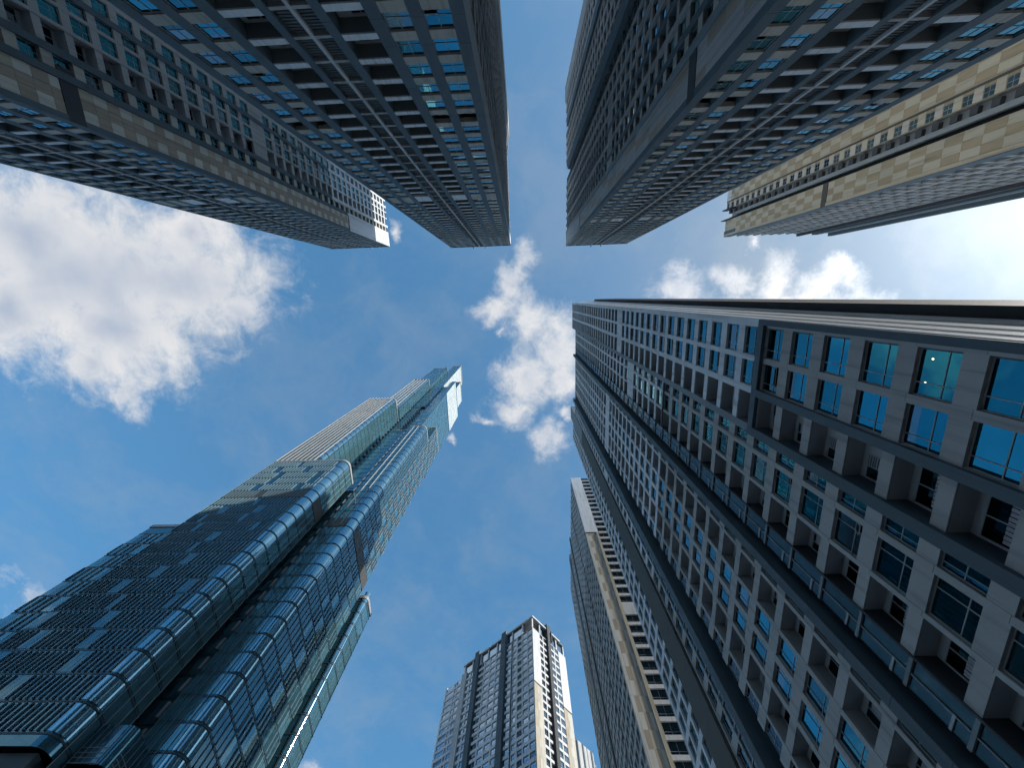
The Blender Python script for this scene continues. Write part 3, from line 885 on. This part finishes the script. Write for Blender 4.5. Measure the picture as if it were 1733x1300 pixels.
def build_behind_bottom():
    b = Building('apartment_tower', 'sliver of a grey tower showing behind the white edged tower at the bottom edge', 'apartment building', (45, 270))
    F = 3.3; base = -3.34
    T = 168.0
    zs = levels(base, F, 60, T)
    x0, y0 = 26.0, 255.0
    g = b.face(x0+0.65*16, y0+0.76*16, 0.76, -0.65)
    for i in range(4):
        win_col(g, 0.6+i*4, 3.4+i*4, zs, F, spm='mid_grey', gl='glass_slate', p_open=0); pier(g, 3.4+i*4, 4.6+i*4, GROUND, T, 'mid_grey' if i % 2 else 'slate_paint', d1=0.4 if i % 2 == 0 else 0.0)
    f = b.face(x0, y0, -0.65, -0.76)
    f.box('side_wall', 'warm_white', 0.0, 20, -14.0, -0.02, GROUND, T)
    f.box('fin', 'slate_paint', 2, 4, -0.02, 0.8, GROUND, T+4)
    return b

# ================================================================== L: bundled glass skyscraper
def rounded(x0, x1, y0, y1, r, corners):
    """outline counter-clockwise seen from above with quarter rounds on chosen corners"""
    pts = []
    for cx, cy, sx, sy, a0, key in ((x1, y0, -1, 1, -90, 'fr'), (x1, y1, -1, -1, 0, 'br'), (x0, y1, 1, -1, 90, 'bl'), (x0, y0, 1, 1, 180, 'fl')):
        if key in corners:
            for i in range(9):
                a = math.radians(a0 + 90*i/8)
                pts.append((cx+sx*r+r*math.cos(a), cy+sy*r+r*math.sin(a)))
        else: pts.append((cx, cy))
    return pts
def build_glass():
    b = Building('glass_skyscraper', 'tall stepped blue glass skyscraper of bundled tubes tapering to a thin top', 'skyscraper', (-78, 78))
    FL = 4.13
    def tube(x0, x1, y0, y1, z0, z1, mat='tower_glass', r=2.0, corners=('fr',), bands=True, label=None):
        """one tube: rounded corner glass, floor bands and a roof cap"""
        o = rounded(x0, x1, y0, y1, r, corners)
        n = len(o)
        m = MB()
        m.v = [(x, y, z0) for x, y in o] + [(x, y, z1) for x, y in o]
        m.f = [(i, (i+1) % n, n+(i+1) % n, n+i) for i in range(n)] + [tuple(range(n, 2*n))]
        b.add('tube_body', proto_mesh(('tube', x0, y0, z0), [(None, m.v, m.f, 'tower_glass_dark')]), np.eye(4))
        if not bands: return
        # floor edge bands follow the outline, 8 cm proud
        oo = rounded(x0-0.08, x1+0.08, y0-0.08, y1+0.08, r+0.08, corners)
        k = ('band', round(x0, 1), round(y0, 1), round(z0, 1))
        h = 0.25
        v = [(x, y, 0) for x, y in oo] + [(x, y, h) for x, y in oo]
        fc = [(i, (i+1) % n, n+(i+1) % n, n+i) for i in range(n)] + [tuple(range(n, 2*n)), tuple(range(n-1, -1, -1))]
        proto_mesh(k, [(None, v, fc, 'band_blue')])
        z = math.ceil((z0+1)/FL)*FL
        while z < z1-1:
            M = np.eye(4); M[2,3] = z; b.add('floor_band', k, M); z += FL
        # rounded glass at the corner, one piece for each storey
        if 'fr' in corners:
            kk = ('round_corner', round(x1, 1), round(y0, 1))
            r2 = r+0.06; hh = FL-0.55
            cxr, cyr = x1-r, y0+r
            arc = [(cxr+r2*math.cos(math.radians(-90+90*i/10)), cyr+r2*math.sin(math.radians(-90+90*i/10))) for i in range(11)]
            v = [(x, y, 0) for x, y in arc] + [(x, y, hh) for x, y in arc]
            fc = [(i, i+1, 12+i, 11+i) for i in range(10)]
            proto_mesh(kk, [(None, v, fc, 'tower_round')])
            z = math.ceil((z0+1)/FL)*FL
            while z < z1-1:
                M = np.eye(4); M[2,3] = z+0.45; b.add('corner_glass', kk, M); z += FL
        oc = rounded(x0-0.2, x1+0.2, y0-0.2, y1+0.2, r+0.2, corners)
        v = [(x, y, z1-0.5) for x, y in oc] + [(x, y, z1+0.5) for x, y in oc]
        b.add('roof_rim', proto_mesh(('rim', x0, y0, z1), [(None, v, fc if False else [(i, (i+1) % n, n+(i+1) % n, n+i) for i in range(n)] + [tuple(range(n, 2*n)), tuple(range(n-1, -1, -1))], 'frame_metal')]), np.eye(4))
    def panes(f, u0, u1, z0, z1, pitch, mat='tower_glass', tilt=0.006, d=0.05, skip=None):
        n = max(1, round((u1-u0)/pitch)); p = (u1-u0)/n
        z = math.ceil((z0+0.5)/FL)*FL
        while z + FL <= z1 + 0.6:
            for i in range(n):
                if skip and skip(i, z): continue
                g = mat if isinstance(mat, str) else mat(i, z)
                k = proto_mesh(('pane', round(p, 2), g), [(None, *_thin(p-0.07, FL-0.5), g)])
                f.put('glass_panel', k, u0+i*p+0.035, d, z+0.42, tilt)
            z += FL
    def fins(f, u0, u1, z0, z1, pitch, pat=None, depth=0.55, w=0.11, part='fin', mat='fin_metal'):
        n = max(1, round((u1-u0)/pitch)); p = (u1-u0)/n
        if pat is None:
            for i in range(n+1): f.box(part, mat, u0+i*p-w/2, u0+i*p+w/2, 0.02, depth, z0, z1)
            return
        z = math.ceil((z0+0.5)/FL)*FL; k = 0
        while z + FL <= z1 + 0.6:
            for i in range(n+1):
                if pat(i, k): f.box(part, mat, u0+i*p-w/2, u0+i*p+w/2, 0.02, depth, z+0.36, z+FL-0.1)
            z += FL; k += 1
    G0 = GROUND
    YP = 55.5
    # front-left pair of tubes
    tube(-107, -99.8, YP+3, 84, G0, 58.6, corners=())
    tube(-99.8, -91.7, YP+0.4, 86, G0, 86.0, corners=())
    tube(-91.7, -64.2, YP, 64.6, 35.8, 124.7, r=2.4)
    b.box('podium_wall', 'slate_paint', -91.0, -65.5, 56.6, 64.4, G0, 35.7)
    tube(-91.7, -75.9, YP+0.15, 90, 124.7, 212.0, r=1.6)
    tube(-75.9, -69.6, 70.0, 92, G0, 242.0, corners=())
    tube(-61.5, -53.0, 65.5, 74.0, G0, 190.0, r=2.2)
    tube(-61.3, -53.0, 74.0, 88.6, G0, 211.0, corners=())
    tube(-62.0, -52.2, 92.5, 99.5, G0, 101.0, r=1.4)
    tube(-87.0, -75.7, 61.0, 92, 212.0, 291.0, r=1.2)
    tube(-97.0, -85.0, 69.0, 92, 86.0, 262.0, corners=())
    tube(-69.6, -59.5, 71.0, 94, 124.0, 304.0, corners=(), bands=True)
    tube(-59.5, -56.6, 66.2, 96, 190.0, 304.0, corners=(), bands=False)
    tube(-89.0, -75.7, 66.0, 92, 291.5, 366.0, corners=())
    tube(-75.6, -67.5, 69.9, 90, 242.5, 398.0, corners=(), bands=True)
    tube(-67.3, -58.2, 74.0, 92, 304.0, 336.0, corners=(), bands=True)
    b.box('core', 'tower_glass_dark', -96, -56, 72.2, 93, G0, 188)
    tube(-69.5, -61.6, 66.4, 80, G0, 186.0, corners=())
    fs = b.face(0, 66.4, 0, -1)
    panes(fs, 61.8, 69.3, G0, 185, 2.5)
    for z in levels(0, FL, G0, 184): fs.box('balcony_end', 'frame_metal', 62.0, 62.5, 0.1, 0.9, z+1.0, z+3.4)
    # shingle of panes and fins, face towards the viewer (-y): u = -x
    f = b.face(0, YP, 0, -1)
    rp = random.Random(3)
    starts = {k: (rp.randrange(14), rp.choice((1, 2, 2)), rp.randrange(10, 17)) for k in range(60)}
    def patch(i, k):
        a, wd, per = starts[k % 60]
        return (i + a) % per < wd
    sh = lambda i, z: 'tower_glass' if (i*5 + int(z/FL)*3) % 4 else 'tower_glass_dark'
    LOW_SHADE = 'fin_blue'  # lower fins get the colour with shade in it, not fin_metal
    panes(f, 66.8, 91.5, 35.5, 124, 1.03, mat=lambda i, z: 'tower_glass_dark')
    fins(f, 66.8, 91.5, 35.5, 124, 1.03, pat=lambda i, k: not patch(i, k), depth=0.34, w=0.09, mat=LOW_SHADE)
    f2 = b.face(0, YP+0.4, 0, -1)
    panes(f2, 91.9, 99.6, G0, 85, 1.5, mat=sh); fins(f2, 91.9, 99.6, G0, 85, 1.5, pat=lambda i, k: (i + 2*(k % 2)) % 6 > 1, depth=0.32, mat=LOW_SHADE)
    f3 = b.face(0, YP+3, 0, -1)
    panes(f3, 100, 107, G0, 58, 1.5); fins(f3, 100, 107, G0, 58, 1.5, pat=lambda i, k: True, depth=0.3, mat=LOW_SHADE)
    f4 = b.face(0, YP+0.15, 0, -1)
    panes(f4, 77.6, 91.6, 125.5, 211, 1.75, mat='tower_glass_dark'); fins(f4, 77.6, 91.6, 125.3, 214, 1.75, depth=0.45)
    f5 = b.face(0, 61.0, 0, -1)
    panes(f5, 77.1, 86.8, 212.5, 290.5, 1.6); fins(f5, 77.1, 86.8, 212.5, 290, 2.3, depth=0.5)
    f6 = b.face(0, 65.5, 0, -1)
    panes(f6, 55.3, 61.3, G0, 189.5, 1.5); fins(f6, 57.0, 59.4, 100, 189.8, 2.0, depth=0.35); fins(f6, 56.0, 61.2, G0, 100, 1.3, depth=0.2, w=0.07, mat=LOW_SHADE)
    f7 = b.face(0, 70.0, 0, -1)
    panes(f7, 69.8, 75.7, 110, 241.5, 3.0)
    f8 = b.face(0, 71.0, 0, -1)
    panes(f8, 59.7, 69.4, 190, 303, 3.2)
    f9 = b.face(0, 66.2, 0, -1)
    panes(f9, 56.8, 59.4, 190, 303, 2.6)
    f10 = b.face(0, 66.0, 0, -1); panes(f10, 75.9, 88.8, 292, 365, 3.0)
    f11 = b.face(0, 69.9, 0, -1); panes(f11, 67.7, 75.4, 243, 397, 3.8)
    # faces towards +x: u = -y
    g1 = b.face(-64.2, 0, 1, 0); panes(g1, -64.4, -58.0, G0, 124, 1.6, mat='tower_glass')
    fins(g1, -64.2, -58.2, G0, 124, 2.0, depth=0.14, w=0.06)
    g2 = b.face(-75.9, 0, 1, 0); panes(g2, -89.8, -57.4, 125.5, 211, 1.6)
    g3 = b.face(-53.0, 0, 1, 0)
    panes(g3, -73.8, -67.8, G0, 189.5, 1.5, mat='tower_glass_dark'); fins(g3, -73.8, -67.8, G0, 189.5, 1.5, depth=0.2, mat=LOW_SHADE)
    def hex_(i, k): return (i + 3*(k % 2)) % 6 not in (0, 1)
    panes(g3, -88.4, -74.2, G0, 210.5, 1.42, mat=lambda i, z: 'tower_glass' if (i + 3*(int(z/FL) % 2)) % 6 in (0, 1) else 'tower_glass_dark')
    fins(g3, -88.4, -74.2, G0, 100, 1.42, pat=hex_, depth=0.3, mat=LOW_SHADE); fins(g3, -88.4, -74.2, 100, 210.5, 1.42, pat=hex_, depth=0.3)
    g4 = b.face(-52.2, 0, 1, 0); panes(g4, -99.4, -94.0, G0, 100.5, 1.4, mat='tower_glass')
    g5 = b.face(-56.6, 0, 1, 0); panes(g5, -95.8, -66.4, 190, 262, 2.4, mat='tower_glass'); panes(g5, -95.8, -66.4, 262, 303, 3.6, mat='crown_panel', tilt=0.004)
    g6 = b.face(-67.5, 0, 1, 0); panes(g6, -89.8, -70.1, 305, 397, 3.6, mat='crown_panel', tilt=0.004)
    g10 = b.face(-75.7, 0, 1, 0); panes(g10, -91.8, -66.2, 292, 365, 3.6)
    g7 = b.face(-69.6, 0, 1, 0)
    g8 = b.face(-75.7, 0, 1, 0); panes(g8, -90, -62.6, 212.5, 290, 2.4, mat='tower_glass')
    g9 = b.face(-58.2, 0, 1, 0); panes(g9, -91.8, -74.2, 305, 335, 3.6, mat='crown_panel', tilt=0.004)
    # plant storeys: dark louvred belts
    for face, u0, u1, z in ((f, 66.6, 91.6, 24*FL), (f6, 55.2, 61.4, 24*FL), (g3, -88.5, -67.7, 24*FL), (g1, -64.5, -57.9, 24*FL)):
        face.box('plant_belt', 'louvre', u0, u1, 0.0, 0.2, z, z+FL)
    # balcony ends in the slot between the tubes
    for z in levels(0, FL, 118, 240):
        f7.box('balcony_end', 'frame_metal', 75.2, 76.2, 0.0, 0.8, z, z+1.6)
        f7.box('balcony_end', 'frame_metal', 69.4, 70.2, 0.0, 0.9, z, z+1.8)
    # low glazed pavilions at the foot
    tube(-64.0, -58.6, 60.0, 66.0, 36.6, 41.4, r=1.2, bands=False)
    b.box('podium_wall', 'dark_grey', -63.6, -59.4, 61.0, 66.0, G0, 36.5)
    f12 = b.face(0, 60.0, 0, -1)
    for i in range(5): f12.box('mullion', 'frame_metal', 59.9+i*1.0, 59.95+i*1.0, 0.0, 0.1, 36.6, 41.4)
    for q in range(4): f12.box('transom', 'frame_metal', 59.8, 64.0, 0.0, 0.08, 36.7+q*0.6, 36.76+q*0.6)
    f13 = b.face(-58.6, 0, 1, 0)
    for q in range(4): f13.box('transom', 'frame_metal', -66.0, -61.2, 0.0, 0.08, 36.7+q*0.6, 36.76+q*0.6)
    for i in range(4): f13.box('mullion', 'frame_metal', -65.6+i*1.2, -65.55+i*1.2, 0.0, 0.1, 36.6, 41.4)
    b.box('roof_cap', 'tile_brown', -72.0, -67.2, 69.7, 88, 398.5, 400.5)
    b.box('mast', 'dark_grey', -80.1, -79.8, 67.5, 67.8, 366, 386)
    return b
def _thin(w, h):
    m = MB().box(0, w, -0.03, 0.0, 0, h)
    return m.v, m.f

# ------------------------------------------------------------------ the ground
def build_ground():
    me = bpy.data.meshes.new('ground_mesh')
    s = 3000.0
    me.from_pydata([(-s, -s, 0), (s, -s, 0), (s, s, 0), (-s, s, 0)], [], [(0, 1, 2, 3)])
    me.materials.append(MATS['paving'])
    o = bpy.data.objects.new('ground', me); COL.objects.link(o); o.location.z = GROUND; o['kind'] = 'structure'
build_ground()
for fn in (build_right, build_middle_top, build_left_top, build_right_top, build_far_right, build_beyond, build_bottom, build_behind_bottom, build_glass):
    fn().finish()
